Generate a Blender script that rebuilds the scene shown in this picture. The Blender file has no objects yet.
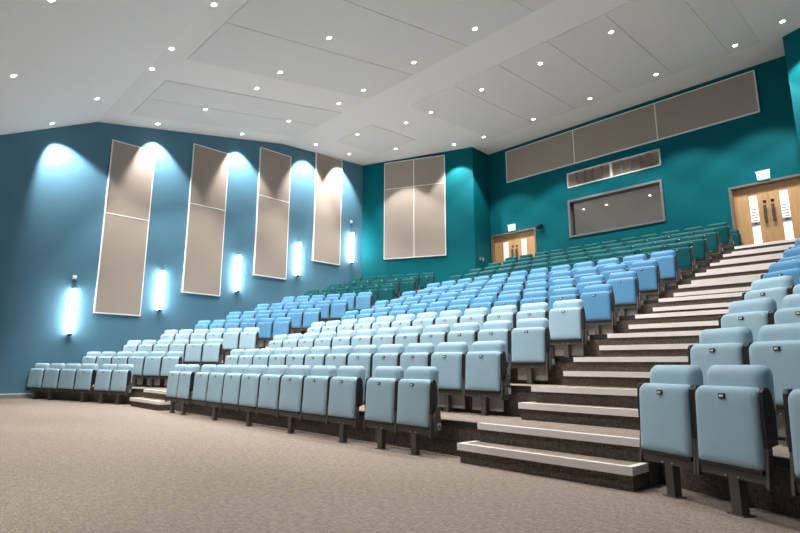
import bpy, bmesh, math, random
from mathutils import Vector, Matrix
R = math.radians
sc = bpy.context.scene
col = sc.collection
random.seed(4)

# ------------------------------------------------------------------ materials
def nodes(name):
    m = bpy.data.materials.new(name); m.use_nodes = True
    nt = m.node_tree
    return m, nt, nt.nodes['Principled BSDF']

def mat(name, rgb, rough=.5, metal=0., spec=.5, var=0., vscale=30., bump=0., bscale=200., sheen=0.):
    m, nt, b = nodes(name)
    b.inputs['Base Color'].default_value = (*rgb, 1)
    b.inputs['Roughness'].default_value = rough
    b.inputs['Metallic'].default_value = metal
    b.inputs['Specular IOR Level'].default_value = spec
    if sheen: b.inputs['Sheen Weight'].default_value = sheen
    tc = nt.nodes.new('ShaderNodeTexCoord')
    if var:
        n = nt.nodes.new('ShaderNodeTexNoise'); n.inputs['Scale'].default_value = vscale; n.inputs['Detail'].default_value = 4
        nt.links.new(tc.outputs['Object'], n.inputs['Vector'])
        r = nt.nodes.new('ShaderNodeValToRGB')
        r.color_ramp.elements[0].position = .3; r.color_ramp.elements[1].position = .7
        r.color_ramp.elements[0].color = (*[c * (1 - var) for c in rgb], 1)
        r.color_ramp.elements[1].color = (*[min(1, c * (1 + var)) for c in rgb], 1)
        nt.links.new(n.outputs['Fac'], r.inputs['Fac']); nt.links.new(r.outputs['Color'], b.inputs['Base Color'])
    if bump:
        n2 = nt.nodes.new('ShaderNodeTexNoise'); n2.inputs['Scale'].default_value = bscale
        nt.links.new(tc.outputs['Object'], n2.inputs['Vector'])
        bp = nt.nodes.new('ShaderNodeBump'); bp.inputs['Strength'].default_value = bump; bp.inputs['Distance'].default_value = .01
        nt.links.new(n2.outputs['Fac'], bp.inputs['Height']); nt.links.new(bp.outputs['Normal'], b.inputs['Normal'])
    return m

def carpet(name, dark, light, scale, stretch, bump=.5, fine=260., mixf=.5, lo=.40, hi=.64):
    """Loop-pile carpet: streaky weave noise and a finer speckle."""
    m, nt, b = nodes(name)
    b.inputs['Roughness'].default_value = .95; b.inputs['Specular IOR Level'].default_value = .1
    tc = nt.nodes.new('ShaderNodeTexCoord')
    outs = []
    for st in stretch:
        mp = nt.nodes.new('ShaderNodeMapping'); mp.inputs['Scale'].default_value = st
        nt.links.new(tc.outputs['Object'], mp.inputs['Vector'])
        n = nt.nodes.new('ShaderNodeTexNoise'); n.inputs['Scale'].default_value = scale; n.inputs['Detail'].default_value = 3
        nt.links.new(mp.outputs['Vector'], n.inputs['Vector']); outs.append(n.outputs['Fac'])
    f = nt.nodes.new('ShaderNodeTexNoise'); f.inputs['Scale'].default_value = fine; f.inputs['Detail'].default_value = 2
    nt.links.new(tc.outputs['Object'], f.inputs['Vector'])
    mx = nt.nodes.new('ShaderNodeMath'); mx.operation = 'MAXIMUM'
    nt.links.new(outs[0], mx.inputs[0]); nt.links.new(outs[-1], mx.inputs[1])
    mi = nt.nodes.new('ShaderNodeMix'); mi.inputs['Factor'].default_value = mixf
    nt.links.new(mx.outputs[0], mi.inputs['A']); nt.links.new(f.outputs['Fac'], mi.inputs['B'])
    r = nt.nodes.new('ShaderNodeValToRGB')
    r.color_ramp.elements[0].position = lo; r.color_ramp.elements[1].position = hi
    r.color_ramp.elements[0].color = (*dark, 1); r.color_ramp.elements[1].color = (*light, 1)
    nt.links.new(mi.outputs['Result'], r.inputs['Fac']); nt.links.new(r.outputs['Color'], b.inputs['Base Color'])
    bp = nt.nodes.new('ShaderNodeBump'); bp.inputs['Strength'].default_value = bump; bp.inputs['Distance'].default_value = .008
    nt.links.new(mi.outputs['Result'], bp.inputs['Height']); nt.links.new(bp.outputs['Normal'], b.inputs['Normal'])
    return m

def emit(name, rgb, s):
    m, nt, b = nodes(name)
    b.inputs['Base Color'].default_value = (*rgb, 1)
    b.inputs['Emission Color'].default_value = (*rgb, 1)
    b.inputs['Emission Strength'].default_value = s
    return m

def wood(name, a, c):
    m, nt, b = nodes(name)
    b.inputs['Roughness'].default_value = .4
    tc = nt.nodes.new('ShaderNodeTexCoord'); mp = nt.nodes.new('ShaderNodeMapping')
    mp.inputs['Scale'].default_value = (14, 14, .8)
    nt.links.new(tc.outputs['Object'], mp.inputs['Vector'])
    n = nt.nodes.new('ShaderNodeTexNoise'); n.inputs['Scale'].default_value = 2.2; n.inputs['Detail'].default_value = 6; n.inputs['Distortion'].default_value = .6
    nt.links.new(mp.outputs['Vector'], n.inputs['Vector'])
    r = nt.nodes.new('ShaderNodeValToRGB'); r.color_ramp.elements[0].position = .3; r.color_ramp.elements[1].position = .72
    r.color_ramp.elements[0].color = (*a, 1); r.color_ramp.elements[1].color = (*c, 1)
    nt.links.new(n.outputs['Fac'], r.inputs['Fac']); nt.links.new(r.outputs['Color'], b.inputs['Base Color'])
    return m

M = {}
M['blue_wall'] = mat('blue_paint', (.080, .196, .280), .6, spec=.25, var=.03, vscale=2, bump=.03, bscale=300)
M['teal_wall'] = mat('teal_paint', (.000, .112, .138), .65, spec=.10, var=.03, vscale=2, bump=.03, bscale=300)
M['pale_wall'] = mat('pale_paint', (.55, .55, .54), .7)
M['ceiling'] = mat('ceiling_paint', (.78, .768, .755), .8, spec=.2)
M['board'] = mat('ceiling_board', (.71, .702, .693), .8, spec=.2, var=.01, vscale=3)
M['floor'] = carpet('beige_loop_carpet', (.120, .096, .078), (.385, .326, .276), 16., ((1, 6, 1), (6, 1, 1)))
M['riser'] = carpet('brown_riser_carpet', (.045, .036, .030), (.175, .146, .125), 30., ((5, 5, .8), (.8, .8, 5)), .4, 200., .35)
M['nosing'] = mat('pale_nosing', (.80, .76, .735), .45, var=.06, vscale=3)
M['black'] = mat('black_plastic', (.010, .010, .011), .45)
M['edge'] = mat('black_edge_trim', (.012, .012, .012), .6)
M['steel'] = mat('grey_steel', (.092, .084, .076), .45, metal=.2, var=.05, vscale=8)
M['panelgrey'] = mat('warm_grey_panel', (.31, .285, .26), .6, var=.06, vscale=8)
M['frame'] = mat('grey_frame_paint', (.15, .165, .17), .5)
M['alu'] = mat('pale_aluminium', (.82, .81, .79), .45)
M['acoustic'] = mat('taupe_acoustic_fabric', (.345, .295, .255), .9, spec=.1, var=.04, vscale=60, bump=.15, bscale=500)
M['oak'] = wood('oak_veneer', (.52, .30, .135), (.66, .41, .20))
M['oakdark'] = wood('oak_lining', (.30, .17, .075), (.40, .24, .11))
M['louvre'] = mat('brown_louvre', (.46, .375, .295), .6)
M['plate'] = mat('pale_grey_plate', (.52, .51, .49), .5)
M['white'] = mat('white_board', (.83, .83, .82), .5)
M['chrome'] = mat('brushed_metal', (.45, .44, .43), .35, metal=.8)
M['dark'] = mat('dark_bronze', (.10, .085, .07), .4, metal=.3)
M['skirt'] = mat('grey_skirting', (.26, .26, .26), .5)
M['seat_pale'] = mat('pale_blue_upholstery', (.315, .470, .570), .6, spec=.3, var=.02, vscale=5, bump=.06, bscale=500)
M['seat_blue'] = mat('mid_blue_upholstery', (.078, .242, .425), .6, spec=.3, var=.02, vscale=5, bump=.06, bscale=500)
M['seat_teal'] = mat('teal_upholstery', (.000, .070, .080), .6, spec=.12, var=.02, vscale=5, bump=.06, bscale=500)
M['lens'] = emit('downlight_lens', (1, .97, .93), 20)
M['tube'] = emit('sconce_diffuser', (1, .985, .97), 66)
M['exit'] = emit('lit_exit_face', (.70, 1, .88), .5)
M['green'] = mat('exit_green', (.05, .50, .25), .5)
M['vision'] = emit('lit_frosted_vision_panel', (.95, .96, 1), .55)
M['roomwall'] = mat('control_room_paint', (.20, .185, .17), .8)
def glass():
    m, nt, b = nodes('control_room_glass')
    nt.nodes.remove(b)
    out = nt.nodes['Material Output']
    g = nt.nodes.new('ShaderNodeBsdfGlossy'); g.inputs['Roughness'].default_value = .015; g.inputs['Color'].default_value = (.80, .78, .75, 1)
    t = nt.nodes.new('ShaderNodeBsdfTransparent'); t.inputs['Color'].default_value = (.75, .72, .68, 1)
    x = nt.nodes.new('ShaderNodeMixShader'); x.inputs['Fac'].default_value = .34
    nt.links.new(t.outputs[0], x.inputs[1]); nt.links.new(g.outputs[0], x.inputs[2]); nt.links.new(x.outputs[0], out.inputs['Surface'])
    return m
M['glass'] = glass()

# ------------------------------------------------------------------ mesh helpers
class MB:
    def __init__(s): s.bm = bmesh.new()
    def box(s, x0, x1, y0, y1, z0, z1, mi=0, mtx=None):
        vs = [s.bm.verts.new((x, y, z)) for x in (x0, x1) for y in (y0, y1) for z in (z0, z1)]
        for f in ((0, 1, 3, 2), (4, 6, 7, 5), (0, 4, 5, 1), (2, 3, 7, 6), (0, 2, 6, 4), (1, 5, 7, 3)):
            s.bm.faces.new([vs[i] for i in f]).material_index = mi
        if mtx is not None:
            for v in vs: v.co = mtx @ v.co
        return vs
    def prism(s, pts, axis, a, b, mi=0):
        """polygon pts in the two other axes extruded along axis from a to b"""
        def mk(p, t):
            return {'x': (t, p[0], p[1]), 'y': (p[0], t, p[1]), 'z': (p[0], p[1], t)}[axis]
        A = [s.bm.verts.new(mk(p, a)) for p in pts]; B = [s.bm.verts.new(mk(p, b)) for p in pts]
        n = len(pts)
        s.bm.faces.new(A[::-1]).material_index = mi; s.bm.faces.new(B).material_index = mi
        for i in range(n):
            s.bm.faces.new((A[i], A[(i + 1) % n], B[(i + 1) % n], B[i])).material_index = mi
    def cyl(s, c, r, z0, z1, n=20, r2=None, mi=0):
        A = [s.bm.verts.new((c[0] + r * math.cos(2 * math.pi * i / n), c[1] + r * math.sin(2 * math.pi * i / n), z0)) for i in range(n)]
        r2 = r if r2 is None else r2
        B = [s.bm.verts.new((c[0] + r2 * math.cos(2 * math.pi * i / n), c[1] + r2 * math.sin(2 * math.pi * i / n), z1)) for i in range(n)]
        s.bm.faces.new(A[::-1]).material_index = mi; s.bm.faces.new(B).material_index = mi
        for i in range(n):
            f = s.bm.faces.new((A[i], A[(i + 1) % n], B[(i + 1) % n], B[i])); f.material_index = mi; f.smooth = True
    def layers(s, loops, mi=0):
        """loft closed loops (lists of points), cap both ends"""
        L = [[s.bm.verts.new(p) for p in lp] for lp in loops]
        n = len(L[0])
        for a, b in zip(L, L[1:]):
            for i in range(n):
                f = s.bm.faces.new((a[i], a[(i + 1) % n], b[(i + 1) % n], b[i])); f.smooth = True; f.material_index = mi
        for lp, rev in ((L[0], True), (L[-1], False)):
            c = s.bm.verts.new(sum((v.co for v in lp), Vector()) / n)
            for i in range(n):
                a, b = lp[i], lp[(i + 1) % n]
                f = s.bm.faces.new((b, a, c) if rev else (a, b, c)); f.smooth = True; f.material_index = mi
    def mesh(s, name, mats, bevel=0):
        if bevel:
            bmesh.ops.bevel(s.bm, geom=list(s.bm.edges), offset=bevel, segments=2, affect='EDGES', profile=.5)
        bmesh.ops.recalc_face_normals(s.bm, faces=s.bm.faces)
        me = bpy.data.meshes.new(name); s.bm.to_mesh(me); s.bm.free()
        for m in (mats if isinstance(mats, (list, tuple)) else [mats]): me.materials.append(m)
        return me
    def build(s, name, mats, parent=None, bevel=0):
        return link(name, s.mesh(name, mats, bevel), parent)

def link(name, me, parent=None):
    o = bpy.data.objects.new(name, me); col.objects.link(o)
    if parent is not None: o.parent = parent
    return o
def tag(o, label=None, cat=None, group=None, kind=None):
    if label: o['label'] = label
    if cat: o['category'] = cat
    if group: o['group'] = group
    if kind: o['kind'] = kind
    return o
def empty(name, loc, rz=0, label=None, cat=None, group=None):
    o = bpy.data.objects.new(name, None); col.objects.link(o)
    o.location = loc; o.rotation_euler = (0, 0, rz); o.empty_display_size = .1
    return tag(o, label, cat, group)
def struct(o): return tag(o, kind='structure')

def rrect(x0, x1, z0, z1, rt, rb, n=5):
    """rounded rectangle in x/z, anticlockwise from the lower right"""
    pts = []
    for cx, cz, r, a0 in ((x1 - rb, z0 + rb, rb, -90), (x1 - rt, z1 - rt, rt, 0), (x0 + rt, z1 - rt, rt, 90), (x0 + rb, z0 + rb, rb, 180)):
        for i in range(n + 1):
            a = R(a0 + 90 * i / n); pts.append((cx + r * math.cos(a), cz + r * math.sin(a)))
    return pts

ORD = 'first second third fourth fifth sixth seventh eighth ninth tenth eleventh twelfth thirteenth'.split()

# ------------------------------------------------------------------ dimensions
XL, XR, YB, YF = -15.25, 1.95, 16.6, -6.0
RISE, P1, DP, DD = .163, 4.31, .964, .285
NT = 11                                   # raised tiers; the last is the landing
AX0, AX1 = -3.16, -1.665                   # stair beside the right block
BX0, BX1 = -11.60, -10.08                 # stair beside the left block
def P(k): return P1 + DP * (k - 1)
LAND = NT * 2 * RISE
PROF = [(YF, 5.03), (-1.0, 5.03), (3.715, 7.388), (9.75, 8.565), (YB + .6, 9.02)]
def cz(y):
    for (a, za), (b, zb) in zip(PROF, PROF[1:]):
        if a <= y <= b: return za + (zb - za) * (y - a) / (b - a)
def cslope(y):
    for (a, za), (b, zb) in zip(PROF, PROF[1:]):
        if a <= y <= b: return math.atan2(zb - za, b - a)

# ------------------------------------------------------------------ shell
m = MB(); m.box(XL - .3, XR + .3, YF - .3, YB + 3.2, -.2, 0); struct(m.build('floor', M['floor']))

m = MB()
m.prism([(y, z) for y, z in PROF] + [(y, z + .25) for y, z in PROF[::-1]], 'x', XL - .3, XR + .3)
ceiling = struct(m.build('ceiling', M['ceiling']))
def boards(xs, y0, y1, gap=.022, drop=.014):
    for a, b in zip(xs, xs[1:]):
        m = MB()
        ya, yb = y0 + gap, y1 - gap
        m.prism([(ya, cz(ya) + .004), (ya, cz(ya) - drop), (yb, cz(yb) - drop), (yb, cz(yb) + .004)], 'x', a + gap / 2, b - gap / 2)
        m.build('ceiling_board', M['board'], ceiling)
boards([-10.75, -8.95, -7.15, -5.35, -3.55, -2.55], 4.25, 9.75)
boards([-10.35, -8.65, -7.20, -5.80, -4.40, -3.05, -2.40], 11.03, 15.35)
boards([-14.40, -13.15, -11.95], 4.28, 9.75)
boards([-13.95, -12.05], 11.05, 13.2)

def wallbox(name, material, x0, x1, y0, y1, z0=0., z1=9.4):
    m = MB(); m.box(x0, x1, y0, y1, z0, z1); return struct(m.build(name, material))
def wall_side(name, material, x0, x1):
    m = MB()
    m.prism([(YF, 0), (YB + .3, 0)] + [(y, z + .1) for y, z in PROF[::-1]], 'x', x0, x1)
    return struct(m.build(name, material))
wall_side('wall_left', M['blue_wall'], XL - .3, XL)
wall_side('wall_right', M['blue_wall'], XR, XR + .3)
wallbox('wall_front', M['pale_wall'], XL - .3, XR + .3, YF - .3, YF, 0, 5.2)

# angled rear corners: solid returns that stand on the floor
WL0, WL1 = (XL, 13.55), (-11.257, 15.41)
m = MB(); m.prism([WL0, WL1, (-11.40, YB), (XL, YB)], 'z', 0, 9.15); struct(m.build('wall_rear_left', M['teal_wall']))
m = MB(); m.prism([(XR, 13.55), (XR, YB), (-1.90, YB), (-1.995, 15.45)], 'z', 0, 9.15); struct(m.build('wall_rear_right', M['teal_wall']))

# back wall with openings for two doors, a control-room window and a vent
DR, DLf = (-3.74, -2.10), (-11.37, -9.526)
DTOP = 5.743
WIN = (-8.30, -5.36, 5.139, 6.418)
VENT = (-8.275, -5.338, 6.85, 7.375)
holes = [(DLf[0], DLf[1], LAND, DTOP), (DR[0], DR[1], LAND, DTOP), WIN, VENT]
def wall_holes(name, material, xa, xb, za, zb, y0, y1, holes):
    xs = sorted({xa, xb} | {h[0] for h in holes} | {h[1] for h in holes}); zs = sorted({za, zb} | {h[2] for h in holes} | {h[3] for h in holes})
    m = MB()
    def solid(i, j):
        if not (0 <= i < len(xs) - 1 and 0 <= j < len(zs) - 1): return False
        cx, cc = (xs[i] + xs[i + 1]) / 2, (zs[j] + zs[j + 1]) / 2
        return not any(h[0] < cx < h[1] and h[2] < cc < h[3] for h in holes)
    def q(*p): m.bm.faces.new([m.bm.verts.new(v) for v in p])
    for i in range(len(xs) - 1):
        for j in range(len(zs) - 1):
            if not solid(i, j): continue
            a, b, c, d = xs[i], xs[i + 1], zs[j], zs[j + 1]
            q((a, y0, c), (b, y0, c), (b, y0, d), (a, y0, d)); q((a, y1, c), (a, y1, d), (b, y1, d), (b, y1, c))
            if not solid(i - 1, j): q((a, y0, c), (a, y0, d), (a, y1, d), (a, y1, c))
            if not solid(i + 1, j): q((b, y0, c), (b, y1, c), (b, y1, d), (b, y0, d))
            if not solid(i, j - 1): q((a, y0, c), (a, y1, c), (b, y1, c), (b, y0, c))
            if not solid(i, j + 1): q((a, y0, d), (b, y0, d), (b, y1, d), (a, y1, d))
    bmesh.ops.remove_doubles(m.bm, verts=m.bm.verts, dist=1e-5)
    return struct(m.build(name, material))
wall_holes('wall_back', M['teal_wall'], XL - .3, XR + .3, 0, 9.3, YB, YB + .25, holes)

m = MB(); m.box(XL, XL + .018, YF, 4.2, 0, .10); m.box(XL, XL + .022, YF, 4.2, .10, .118, 1)
struct(m.build('baseboard_left', [M['skirt'], M['alu']]))

# ------------------------------------------------------------------ seating tiers (polygonal, following the bent rows)
AR, AL = R(25.5), R(20.3)
def front(k):
    p = P(k); s = DP * (k - 1)
    yr = 4.35 + (-1.345 + 1.70) * math.tan(AR) + s            # side line at the right stair
    xl = -11.66; c = (-12.0 - .25 * math.sin(AL), 3.97 + .25 * math.cos(AL))
    yl = c[1] + (xl - c[0]) * math.tan(AL) + s
    return [(XL, yl - (xl - XL) * math.tan(AL)), (xl, yl), (xl, p), (AX1, p), (AX1, yr), (XR, yr - (XR - AX1) * math.tan(AR))]
for k in range(1, NT + 1):
    f = front(k)
    if k < NT: bk = [(x, y) for x, y in front(k + 1)]
    else: bk = [(XL, YB), (XR, YB)]
    zt = 2 * RISE * k
    m = MB(); pts = f + bk[::-1]
    m.prism(pts, 'z', 0, zt)
    for fc in m.bm.faces:
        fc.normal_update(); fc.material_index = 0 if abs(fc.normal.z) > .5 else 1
    t = struct(m.build('floor_tier', [M['floor'], M['riser']]))
    p = P(k)
    for a, b in ((AX0, AX1), (BX0, BX1)):
        n = MB(); n.box(a, b, p - .022, p + .045, zt - .052, zt + .004)
        n.build('nosing', M['nosing'], t)
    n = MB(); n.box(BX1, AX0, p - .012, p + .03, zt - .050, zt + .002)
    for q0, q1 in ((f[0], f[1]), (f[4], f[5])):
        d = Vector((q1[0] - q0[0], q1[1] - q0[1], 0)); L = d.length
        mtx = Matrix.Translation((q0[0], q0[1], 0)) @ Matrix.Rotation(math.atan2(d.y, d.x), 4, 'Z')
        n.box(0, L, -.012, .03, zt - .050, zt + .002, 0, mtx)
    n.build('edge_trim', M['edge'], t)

# intermediate steps in the two stairs
for side, (a, b), nm in (('right', (AX0, AX1), 'by right seat block'), ('left', (BX0, BX1), 'by left seat block')):
    for k in range(1, NT + 1):
        y0, y1 = P(k) - DD, P(k); zb, zt = 2 * RISE * (k - 1), 2 * RISE * (k - 1) + RISE
        x0, x1 = (a - .035, b) if k == 1 and side == 'right' else (a, b)
        lab = ('wide first step on the floor, pale nosing, stair ' + nm) if k == 1 else f'carpeted half step with pale nosing, {ORD[k - 1]} one up stair {nm}'
        o = empty('stair_step', ((x0 + x1) / 2, y0, zb), 0, lab, 'step', f'half steps of the stair {nm}')
        w = (x1 - x0) / 2
        m = MB(); m.box(-w + .012, w - .012, .028, DD - .001, 0, RISE - .006); m.build('riser', M['riser'], o)
        m = MB(); m.box(-w + .03, w - .03, .045, DD - .001, RISE - .006, RISE); m.build('tread', M['floor'], o)
        m = MB(); m.box(-w, w, 0, .05, RISE - .055, RISE + .004)
        for s in ((-1, 1) if k == 1 else (-1,)):
            m.box(*sorted((s * w, s * (w - .045))), .05, DD - .001, RISE - .055, RISE + .004)
        m.build('nosing', M['nosing'], o)

# ------------------------------------------------------------------ seat meshes
def shell(x, z0, z1, y0, y1, rt, rb, ed, tilt, puff=0., taper=0.):
    m = MB(); loops = []
    T = y1 - y0
    for yy, ins in ((y0 - puff, ed * 3), (y0 - puff * .6, ed * 1.7), (y0, ed * 1.0), (y0 + ed * .28, ed * .32), (y0 + ed * .85, 0), (y1 - ed * .6, 0), (y1, ed * .55), (y1, ed * 1.5)):
        lp = []
        for px, pz in rrect(-x + ins, x - ins, z0 + ins, z1 - ins, max(.012, rt - ins * .6), max(.008, rb - ins * .6)):
            px *= 1 - taper * (pz - z0) / (z1 - z0)
            lp.append((px, yy + (pz - z0) * tilt, pz))
        loops.append(lp)
    m.layers(loops)
    return m
PW = .5
SEATM = {}
for kind in ('pale', 'blue', 'teal'):
    SEATM[kind] = (shell(.221, .275, .733, 0, .105, .060, .022, .028, .055, .004, .0).mesh('seat_cushion_' + kind, M['seat_' + kind]),
                   shell(.210, .43, .862, .085, .20, .062, .03, .048, .06, .003, .01).mesh('backrest_' + kind, M['seat_' + kind]))
m = MB(); m.box(-.222, .222, .008, .10, .255, .283); PAN = m.mesh('seat_pan', M['black'], .006)
m = MB(); m.box(-.022, .022, .011, .04, .662, .692); m.box(-.013, .013, .007, .02, .670, .684, 1)
PLATE = m.mesh('number_plate', [M['black'], M['white']])
prof = [(.035, .40), (.04, .60), (.045, .705), (.06, .728), (.09, .733), (.112, .70), (.128, .60), (.118, .42)]
def bracket():
    m = MB(); m.prism(prof, 'x', -.011, .011); return m.mesh('side_bracket', M['black'])
BRK = bracket()
m = MB(); m.prism([(.012, .185), (.05, .185), (.065, .34), (.085, .52), (.055, .52), (.03, .34)], 'x', -.009, .009); UPR = m.mesh('upright', M['steel'])
m = MB(); m.box(-.247, .247, .03, .095, .205, .262); BEAM = m.mesh('beam', M['steel'])
m = MB(); m.box(-.032, .032, .035, .095, .006, .21); m.box(-.055, .055, .02, .11, 0, .006)
for sx in (-1, 1):
    m.cyl((sx * .044, .065), .007, .006, .014, 8)
    m.box(sx * .04 - .006, sx * .04 + .006, .024, .03, .212, .224, 1)
POST = m.mesh('pedestal', [M['steel'], M['chrome']])
m = MB(); m.box(-.205, .205, .112, .124, .05, .245); PANEL = m.mesh('kick_panel', M['panelgrey'])
m = MB(); m.prism([(.05, .19), (.12, .19), (.15, .34), (.145, .47), (.085, .47), (.05, .30)], 'x', 0, .018)
m.box(.018, .042, .055, .125, .24, .33); ENDP = m.mesh('end_panel', M['steel'], .004)
m = MB(); m.box(.042, .047, .068, .112, .255, .318); TAGM = m.mesh('row_plate', M['plate'])

def make_seat(kind, post, panel, end, first, s, pitch):
    root = empty('theatre_seat', (0, 0, 0))
    cu = link('seat_cushion', SEATM[kind][0], root); link('number_plate', PLATE, cu)
    bk = link('backrest', SEATM[kind][1], root); pn = link('seat_pan', PAN, root)
    for q in (cu, bk, pn): q.scale.x = pitch / .5
    for sx in (-1, 1):
        b = link('side_bracket', BRK, root); b.location.x = sx * (pitch / 2 - .0125)
        u = link('upright', UPR, root); u.location.x = sx * (pitch / 2 - .012)
    bm_ = link('beam', BEAM, root); bm_.scale.x = pitch / .5
    if post: link('pedestal', POST, root)
    if panel: link('kick_panel', PANEL, root)
    if end:
        e = link('end_panel', ENDP, root); e.location.x = pitch / 2
        t = link('row_plate', TAGM, e)
        if first:
            # the row letter on the front row's aisle plate
            c = MB()
            for sgn in (-1, 1):
                c.prism([(.09 + sgn * .018, .262), (.09 + sgn * .011, .262), (.09 - sgn * .003, .310), (.09 + sgn * .004, .310)], 'x', .047, .049)
            c.box(.047, .049, .079, .101, .276, .283)
            c.build('row_letter', M['black'], e)
    return root
PROTO = {}
def children_of(o): return CH.get(o.name, [])
CH = {}
def copy_tree(o, parent=None):
    c = o.copy(); col.objects.link(c)
    if parent is not None: c.parent = parent
    for ch in list(o.children): copy_tree(ch, c)
    return c

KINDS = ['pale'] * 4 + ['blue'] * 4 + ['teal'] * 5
WORD = {'pale': 'pale blue', 'blue': 'mid blue', 'teal': 'dark teal'}
def rowname(r): return 'front row' if r == 1 else f'{ORD[r - 1]} row'
def floor_of(r): return 2 * RISE * min(r - 1, NT)
def offsets(n, pair_at, pitch, gap, ends=(), narrow=None):
    """distance of each seat centre from the first; a gap after each index in pair_at; seats in ends are set closer"""
    d, out = 0., []
    for i in range(n):
        out.append(d)
        a, b = (narrow if j in ends else pitch for j in (i, i + 1))
        d += (a + b) / 2 + (gap if i in pair_at else 0)
    return out
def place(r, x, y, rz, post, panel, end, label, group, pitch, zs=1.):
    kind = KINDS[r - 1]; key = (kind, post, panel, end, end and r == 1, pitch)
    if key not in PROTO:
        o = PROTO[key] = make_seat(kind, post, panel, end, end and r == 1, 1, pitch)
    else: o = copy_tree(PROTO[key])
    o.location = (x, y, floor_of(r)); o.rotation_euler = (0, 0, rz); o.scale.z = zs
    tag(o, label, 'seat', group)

# camera projection, only to leave out seats the frame cannot show
CAMF, CX, CY, HC = 537.0, 365.2, 263.9, .82
t_, psi_, ro_ = R(10.984), R(47.973), R(.767)
Fh = Vector((-math.sin(psi_), math.cos(psi_), 0)); R0 = Vector((math.cos(psi_), math.sin(psi_), 0)); Zv = Vector((0, 0, 1))
FW = math.cos(t_) * Fh + math.sin(t_) * Zv; U0 = -math.sin(t_) * Fh + math.cos(t_) * Zv
RT = math.cos(ro_) * R0 + math.sin(ro_) * U0; UP = -math.sin(ro_) * R0 + math.cos(ro_) * U0
def px(p):
    v = Vector(p) - Vector((0, 0, HC)); d = v.dot(FW)
    return CX + CAMF * v.dot(RT) / d if d > .1 else 9999

for r in range(1, 13 + 1):
    z = floor_of(r); s = DP * (r - 1); panel = r > 1
    # centre block, counted from the right-hand stair
    pm, pe, gc, x0, y0 = (.515, .478, .125, -3.735, 3.995) if r == 1 else (.525, .525, 0, -3.667, 4.095)
    for i, d in enumerate(offsets(12, (1, 9), pm, gc, (0, 1, 10, 11), pe)):
        if r == 13 and i > 3: continue
        pc = pe if i in (0, 1, 10, 11) else pm
        place(r, x0 - d, y0 + s, 0, i in (0, 1, 2, 4, 6, 8, 10, 11), panel, i == 0,
              f'{WORD[KINDS[r - 1]]} seat, {rowname(r)} of centre block, {ORD[i]} from the right-hand stair', f'{rowname(r)} of the centre block', pc, .98 if r == 1 else .95)
    if r == 13: continue
    # left block, counted from the left-hand stair; its line bends towards the stage
    pm, pe, gc, d0 = (.585, .52, .10, .26) if r == 1 else (.563, .563, 0, .28)
    for i, d in enumerate(offsets(6, (1,), pm, gc, (0, 1), pe)):
        d += d0
        x = -11.89 + (.155 if r > 1 else 0) - d * math.cos(AL); y = 4.017 + (.057 if r > 1 else 0) - d * math.sin(AL) + s
        if x < XL + .35 or y > 13.55 + (x - XL) * .4658 - .75: continue
        place(r, x, y, AL, i in (0, 1, 2, 4, 5), panel, i == 0,
              f'{WORD[KINDS[r - 1]]} seat, {rowname(r)} of left block, {ORD[i]} from its stair end', f'{rowname(r)} of the left block', pe if i < 2 else pm, .97 if r == 1 else .94)
    pm, pe, gc, d0, x0 = (.487, .471, .11, .213, -1.66) if r == 1 else (.515, .515, 0, .233, -1.585)
    for i, d in enumerate(offsets(6, (1,), pm, gc, (0, 1), pe)):
        d += d0
        x = x0 + d * math.cos(AR); y = 4.056 - (x + 1.452) * math.tan(AR) + s
        if px((x - .3, y, z + .6)) > 835: continue
        place(r, x, y, -AR, i in (0, 1, 2, 4, 5), panel, False,
              f'{WORD[KINDS[r - 1]]} seat, {rowname(r)} of right block, {ORD[i]} from the stair', f'{rowname(r)} of the right block', pe if i < 2 else pm, 1.01 if r == 1 else .99)

# ------------------------------------------------------------------ acoustic panels
def acoustic(name_label, origin, rz, W, z0, z1, vs, hs, group=None):
    """framed fabric panel; local x runs along the wall, local -y faces the room; vs/hs: joints across the width and height"""
    o = empty('acoustic_panel', (origin[0], origin[1], z0), rz, name_label, 'wall panel', group)
    H = z1 - z0; ew = .028; th = .06
    xs = [0] + list(vs) + [W]; zs = [0] + [h - z0 for h in hs] + [H]
    for a, b in zip(xs, xs[1:]):
        for c, d in zip(zs, zs[1:]):
            m = MB(); m.box(a + .012, b - .012, -th + .006, -.004, c + .012, d - .012); m.build('fabric_board', M['acoustic'], o)
    m = MB()
    for a, b in ((0, ew), (W - ew, W)): m.box(a, b, -th, -.002, 0, H)
    for c, d in ((0, ew), (H - ew, H)): m.box(ew, W - ew, -th, -.002, c, d)
    for v in vs: m.box(v - .014, v + .014, -th, -.004, ew, H - ew)
    for h in hs: m.box(ew, W - ew, -th + .001, -.004, h - z0 - .014, h - z0 + .014)
    m.build('edge_frame', M['alu'], o)
    return o
LP = [((4.15, 5.355), 2.148, 6.99, 4.88), ((6.487, 7.695), 2.935, 7.59, 5.67), ((8.83, 10.09), 3.745, 8.17, 6.47), ((11.185, 12.437), 4.56, 8.68, 7.325)]
nm = ['lowest and nearest the front', 'second up from the front', 'third up from the front', 'uppermost, nearest the teal corner']
for ((ya, yb), z0, z1, h), n_ in zip(LP, nm):
    acoustic(f'tall taupe panel in pale frame on blue wall, {n_}', (XL, ya, 0), R(90), yb - ya, z0, z1, [], [h], 'tall taupe panels on the blue wall')
ang = math.atan2(WL1[1] - WL0[1], WL1[0] - WL0[0])
pA = Vector((WL0[0], WL0[1])) + Vector((math.cos(ang), math.sin(ang))) * .94
acoustic('large taupe panel of four boards on angled teal wall', (pA.x, pA.y, 0), ang, 2.42, 4.875, 8.735, [1.205], [7.642])
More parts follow.
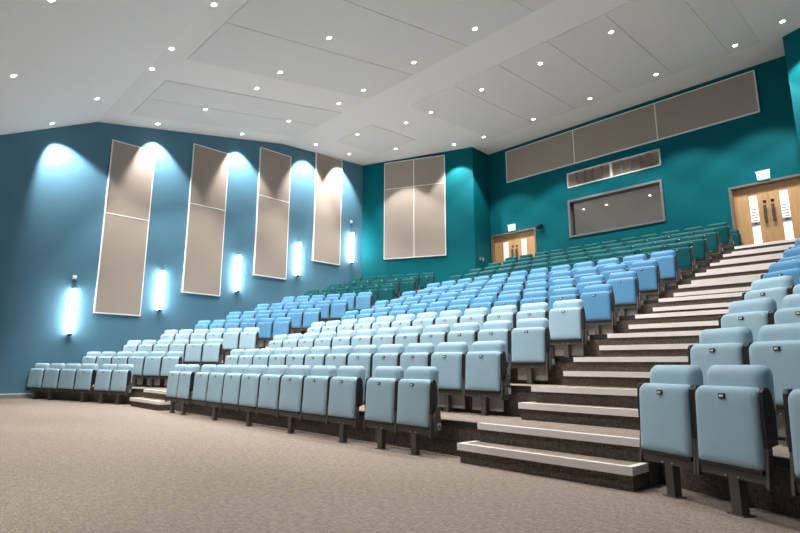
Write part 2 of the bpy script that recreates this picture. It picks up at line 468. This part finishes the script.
acoustic('long taupe panel of three boards high above the control window', (-10.59, YB, 0), 0, 7.772, 7.635, 8.84, [2.637, 5.238], [])

# ------------------------------------------------------------------ wall lights on the blue wall
SC = [(3.63, 1.544, 2.74), (5.863, 2.342, 3.51), (8.27, 3.123, 4.32), (10.57, 3.917, 5.12), (13.0, 4.712, 5.92)]
sn = ['lowest of five, left of the first tall panel', 'second of five up the blue wall', 'middle of five up the blue wall', 'fourth of five up the blue wall', 'topmost, beside the teal corner']
for (y, z0, z1), n_ in zip(SC, sn):
    o = empty('wall_light', (XL, y, z0), 0, f'glowing vertical tube light, {n_}', 'wall light', 'tube lights on the blue wall')
    H = z1 - z0
    m = MB(); m.box(0, .018, -.045, .045, .0, H); m.build('back_plate', M['alu'], o)
    m = MB(); m.cyl((.10, 0), .042, .05, H - .03, 20); m.build('diffuser', M['tube'], o)
    m = MB(); m.cyl((.10, 0), .05, -.03, .05, 20); m.box(.0, .10, -.03, .03, -.03, .04); m.build('bottom_cap', M['dark'], o)
    m = MB(); m.cyl((.10, 0), .047, H - .03, H, 20); m.box(.0, .10, -.02, .02, H - .03, H); m.build('top_cap', M['chrome'], o)
for y, z, n_ in ((3.607, 3.03, 'lowest'), (12.975, 6.34, 'topmost')):
    m = MB(); m.box(0, .05, -.045, .045, -.05, .05); m.box(.05, .062, -.03, .03, -.03, .03)
    o = m.build('wall_sensor', M['white'], None, .006); o.location = (XL, y, z)
    tag(o, f'small white box on blue wall above {n_} tube light', 'sensor', 'small white sensors')

# ------------------------------------------------------------------ doors, signs, window, vent
def door(n, x0, x1, where):
    z0, z1 = LAND, DTOP; fw = .055
    o = struct(empty(f'door_{n}', ((x0 + x1) / 2, YB, z0)))
    W = (x1 - x0) / 2; H = z1 - z0
    m = MB()
    for s in (-1, 1): m.box(*sorted((s * W, s * (W - fw))), -.03, .24, 0, H)
    m.box(-W + fw, W - fw, -.03, .24, H - fw, H); m.build('door_frame', M['frame'], o)
    m = MB()
    for s in (-1, 1): m.box(*sorted((s * (W - fw), s * (W - fw - .02))), .0, .2, 0, H - fw)
    m.box(-W + fw + .02, W - fw - .02, 0, .2, H - fw - .02, H - fw); m.build('door_lining', M['oakdark'], o)
    lw = W - fw - .022; top = H - fw - .025
    for s in (-1, 1):
        a, b = sorted((s * .002, s * lw))
        leaf = None
        # leaf built round its vision panel
        vx0, vx1 = sorted((s * (lw * .32), s * (lw * .56)))
        vz0, vz1 = .35, 1.85
        m = MB(); y0, y1 = .09, .135
        m.box(a, vx0, y0, y1, 0, top); m.box(vx1, b, y0, y1, 0, top); m.box(vx0, vx1, y0, y1, 0, vz0); m.box(vx0, vx1, y0, y1, vz1, top)
        leaf = m.build('door_leaf', M['oak'], o)
        m = MB(); m.box(vx0, vx1, y0 + .012, y1 - .012, vz0, vz1); m.build('vision_panel', M['vision'], leaf)
        m = MB()
        for i in range(5): m.box(vx0 + .02, vx1 - .02, y0 + .008, y0 + .012, 1.46 - .075 * i, 1.482 - .075 * i)
        m.build('panel_lines', M['frame'], leaf)
        m = MB(); m.box(vx0 + .0, vx1 - .0, y0 - .004, y0 + .011, 1.03, 1.13); m.box(vx0 + .06, vx1 - .06, y0 - .006, y0 - .003, 1.055, 1.105, 1)
        m.build('lock_plate', [M['chrome'], M['dark']], leaf)
        hx = s * .085
        m = MB(); m.box(hx - .034, hx + .034, y0 - .055, y0 - .040, 1.06, 1.53); m.box(hx - .012, hx + .012, y0 - .04, y0, 1.09, 1.12); m.box(hx - .012, hx + .012, y0 - .04, y0, 1.44, 1.47)
        m.build('pull_handle', M['dark'], leaf)
        m = MB()
        c = Matrix.Translation((hx, y0 - .004, 1.635)) @ Matrix.Rotation(R(90), 4, 'X')
        before = set(m.bm.verts); m.cyl((0, 0), .04, -.004, .006, 20)
        for v in m.bm.verts: v.co = c @ v.co
        m.build('round_sign', M['black'], leaf)
    return o
door(1, *DLf, 'left'); door(2, *DR, 'right')

def exit_sign(x, n_):
    o = empty('exit_sign', (x, YB, 5.775), 0, f'small lit green and white exit sign above the {n_}', 'sign', 'exit signs')
    w = .145
    m = MB(); m.prism([(-w + .012, 0), (w - .012, 0), (w, .205), (-w, .205)], 'y', -.06, -.002); m.build('lit_face', M['exit'], o)
    m = MB(); m.box(-w - .012, w + .012, -.07, 0, .205, .24); m.build('housing', M['white'], o)
    m = MB(); y0, y1 = -.064, -.060
    # arrow, running figure, doorway
    m.box(-.125, -.06, y0, y1, .075, .09); m.prism([(-.128, .0825), (-.105, .055), (-.105, .11)], 'y', y0, y1)
    m.box(-.008, .010, y0, y1, .065, .105); m.box(-.03, .03, y0, y1, .092, .10); m.box(-.03, -.004, y0, y1, .042, .055); m.box(.006, .034, y0, y1, .048, .066)
    m.prism([(.001 + .011 * math.cos(a * math.pi / 5), .118 + .011 * math.sin(a * math.pi / 5)) for a in range(10)], 'y', y0, y1)
    m.box(.065, .075, y0, y1, .035, .13); m.box(.115, .125, y0, y1, .035, .13); m.box(.075, .115, y0, y1, .12, .13)
    m.box(-w + .012, w - .012, y0, y1, 0, .012)
    for v in m.bm.verts:
        if v.co.z > .013: v.co.x *= .95; v.co.z = .035 + (v.co.z - .035) * 1.3
    m.build('pictogram', M['green'], o)
exit_sign(-2.935, 'right-hand double door'); exit_sign(-10.46, 'left-hand double door')

# control-room window
x0, x1, z0, z1 = WIN
w = struct(empty('window_1', ((x0 + x1) / 2, YB, z0)))
W, H, fw = (x1 - x0) / 2, z1 - z0, .065
m = MB()
for s in (-1, 1): m.box(*sorted((s * W, s * (W - fw))), -.035, .22, 0, H)
m.box(-W + fw, W - fw, -.035, .22, 0, fw); m.box(-W + fw, W - fw, -.035, .22, H - fw, H)
m.build('window_frame', M['frame'], w)
m = MB(); m.box(-W + fw, W - fw, .12, .132, fw, H - fw); m.build('window_pane', M['glass'], w)
# the room behind the glass
m = MB(); y0, y1 = YB + .25, YB + 3.0
m.box(x0 - .6, x1 + .6, y0, y1, z0 - 1.2, z0 - 1.1); m.box(x0 - .6, x1 + .6, y0, y1, z1 + .25, z1 + .35)
m.box(x0 - .7, x0 - .6, y0, y1, z0 - 1.2, z1 + .35); m.box(x1 + .6, x1 + .7, y0, y1, z0 - 1.2, z1 + .35); m.box(x0 - .7, x1 + .7, y1, y1 + .1, z0 - 1.2, z1 + .35)
struct(m.build('wall_control_room', M['roomwall']))

x0, x1, z0, z1 = VENT
o = empty('wall_vent', ((x0 + x1) / 2, YB, z0), 0, 'long two-section vent in pale frame above the control window', 'vent')
W, H = (x1 - x0) / 2, z1 - z0
m = MB(); m.box(-W + .01, W - .01, .10, .14, .01, H - .01); m.build('backing', M['louvre'], o)
m = MB()
for s in (-1, 1): m.box(*sorted((s * W, s * (W - .035))), -.02, .1, 0, H)
m.box(-W, W, -.02, .1, 0, .035); m.box(-W, W, -.02, .1, H - .035, H); m.box(-.035, .045, -.02, .1, .035, H - .035)
m.build('vent_frame', M['alu'], o)
m = MB()
for s in (-1, 1):
    for i in range(1, 5): 
        xx = s * (.04 + (W - .075) * i / 5); m.box(xx - .012, xx + .012, .0, .09, .035, H - .035, 1)
    for j in range(1, 14):
        zc = .035 + (H - .07) * j / 14; a, b = sorted((s * .045, s * (W - .035)))
        m.box(a, b, .03, .085, zc - .006, zc + .006)
m.build('louvres', [M['louvre'], M['panelgrey']], o)

m = MB(); m.box(-.09, .09, -.16, 0, -.06, .06); m.box(-.05, .05, -.20, -.16, -.04, .04)
o = m.build('wall_speaker', M['black'], None, .01); o.location = (-9.33, YB, 5.72); tag(o, 'small black box on teal wall right of left-hand double door', 'speaker')
for y, n_ in ((15.74, 'nearer the angled wall'), (15.94, 'nearer the double door')):
    m = MB(); m.box(0, .02, -.045, .045, -.06, .06); m.box(.02, .032, -.02, .02, -.025, .025)
    o = m.build('wall_switch', M['chrome'], None, .004); o.location = (-11.40 + .143 * (YB - y) / 1.19 + .004, y, 4.745)
    tag(o, f'small metal switch plate beside left-hand double door, {n_}', 'switch', 'metal switch plates')

# ------------------------------------------------------------------ recessed downlights
m = MB(); m.cyl((0, 0), .068, -.008, .004, 24); m.cyl((0, 0), .058, -.012, -.008, 24); RING = m.mesh('trim_ring', M['white'])
m = MB(); m.cyl((0, 0), .049, -.016, -.011, 24); LENS = m.mesh('lens', M['lens'])
def spot(name, energy, size, blend, rad=.05):
    L = bpy.data.lights.new(name, 'SPOT'); L.energy = energy; L.spot_size = R(size); L.spot_blend = blend; L.shadow_soft_size = rad
    L.color = (1, .965, .92); return L
HALL = spot('downlight_beam', 545, 86, .32)
WALLW = spot('wall_washer_beam', 840, 72, .5)
GRID = []  # positions outside the view continue the grid, added for illumination
for y, xs in ((-3.8, (-12.5, -8.45, -4.6)), (-1.4, (-11.4, -6.5, -1.6)),  # both rows are unseen, added at the front of the hall for light
              (1.25, (-11.36, -8.45, -4.6)), (3.80, (-11.5, -10.42, -8.50, -6.5, -4.6, -2.86)),
              (6.45, (-11.45, -10.35, -8.44, -6.5, -4.6, -2.86)),
              (9.13, (-11.39, -10.30, -8.40, -6.515, -4.6, -2.86)),
              (11.86, (-11.26, -10.20, -8.29, -6.45, -4.61, -2.86)),
              (14.92, (-10.41, -8.46, -6.57, -4.71, -2.857))):
    GRID.append((y, xs))
SIDE = [(3.163, -13.23), (5.89, -13.23), (8.58, -13.17), (11.21, -12.92), (13.26, -13.12), (14.63, -11.49), (14.606, -1.841)]
WASH = [(2.571, -14.80), (5.20, -14.80), (7.865, -14.75), (10.67, -14.55), (12.24, -14.56)]
RIGHT_ADDED = [(2.57, 1.45), (5.2, 1.45), (7.87, 1.45), (10.67, 1.45)]  # unseen, mirrored from the blue-wall row and added to light the right-hand seats
def downlight(x, y, label, group, data, lean=0.):
    sl = cslope(y); on = any(x0 < x < x1 and y0 < y < y1 for x0, x1, y0, y1 in ((-10.75, -2.55, 4.25, 9.75), (-10.35, -2.4, 11.03, 15.35), (-14.4, -11.95, 4.28, 9.75), (-13.95, -12.05, 11.05, 13.2)))
    o = empty('ceiling_light', (x, y, cz(y) - (.014 if on else 0)), 0, label, 'ceiling light', group); o.rotation_euler = (sl, 0, 0)
    link('trim_ring', RING, o); link('lens', LENS, o)
    l = bpy.data.objects.new('beam', data); col.objects.link(l); l.parent = o; l.location = (0, 0, -.035); l.rotation_euler = (0, lean, 0)
n = len(GRID)
for j, (y, xs) in enumerate(GRID):
    for i, x in enumerate(sorted(xs)):
        rw = n - j
        rown = 'row nearest the back wall' if rw == 1 else f'{ORD[rw - 1]} row from the back wall'
        downlight(x, y, f'round main-ceiling downlight, {ORD[i]} from left in the {rown}', 'downlights in the main ceiling', HALL)
for i, (y, x) in enumerate(SIDE[:5]):
    downlight(x, y, f'round downlight in the side strip left of main boards, {ORD[i]} from the front', 'downlights in the side strip', HALL)
downlight(SIDE[5][1], SIDE[5][0], 'round downlight near the jutting edge of the angled teal wall', None, HALL)
downlight(SIDE[6][1], SIDE[6][0], 'round downlight in the far corner above right-hand double door', None, HALL)
for i, (y, x) in enumerate(WASH):
    downlight(x, y, f'round downlight close to the blue wall, {ORD[i]} from the front', 'downlights along the blue wall', WALLW, R(16 if x < -14.7 else 28))
for i, (y, x) in enumerate(RIGHT_ADDED):
    downlight(x, y, f'unseen round downlight added along the right-hand wall, {ORD[i]} from the front', 'unseen downlights added along the right-hand wall', WALLW, R(-14))

# ------------------------------------------------------------------ world, camera, view
w = bpy.data.worlds.new('World'); sc.world = w; w.use_nodes = True
w.node_tree.nodes['Background'].inputs['Color'].default_value = (.02, .02, .02, 1)
cd = bpy.data.cameras.new('Camera'); cam = bpy.data.objects.new('Camera', cd); col.objects.link(cam)
cd.sensor_width = 36; cd.lens = CAMF * 36 / 800; cd.shift_x = (400 - CX) / 800; cd.shift_y = (CY - 266.5) / 800
cd.clip_start = .05
mt = Matrix.Identity(4)
for i in range(3):
    mt[i][0] = RT[i]; mt[i][1] = UP[i]; mt[i][2] = -FW[i]
mt[2][3] = HC
cam.matrix_world = mt
sc.camera = cam
vs = sc.view_settings
vs.view_transform = 'Standard'; vs.look = 'None'; vs.gamma = 1; vs.use_curve_mapping = False
vs.exposure = 0.0
sc.cycles.use_denoising = True
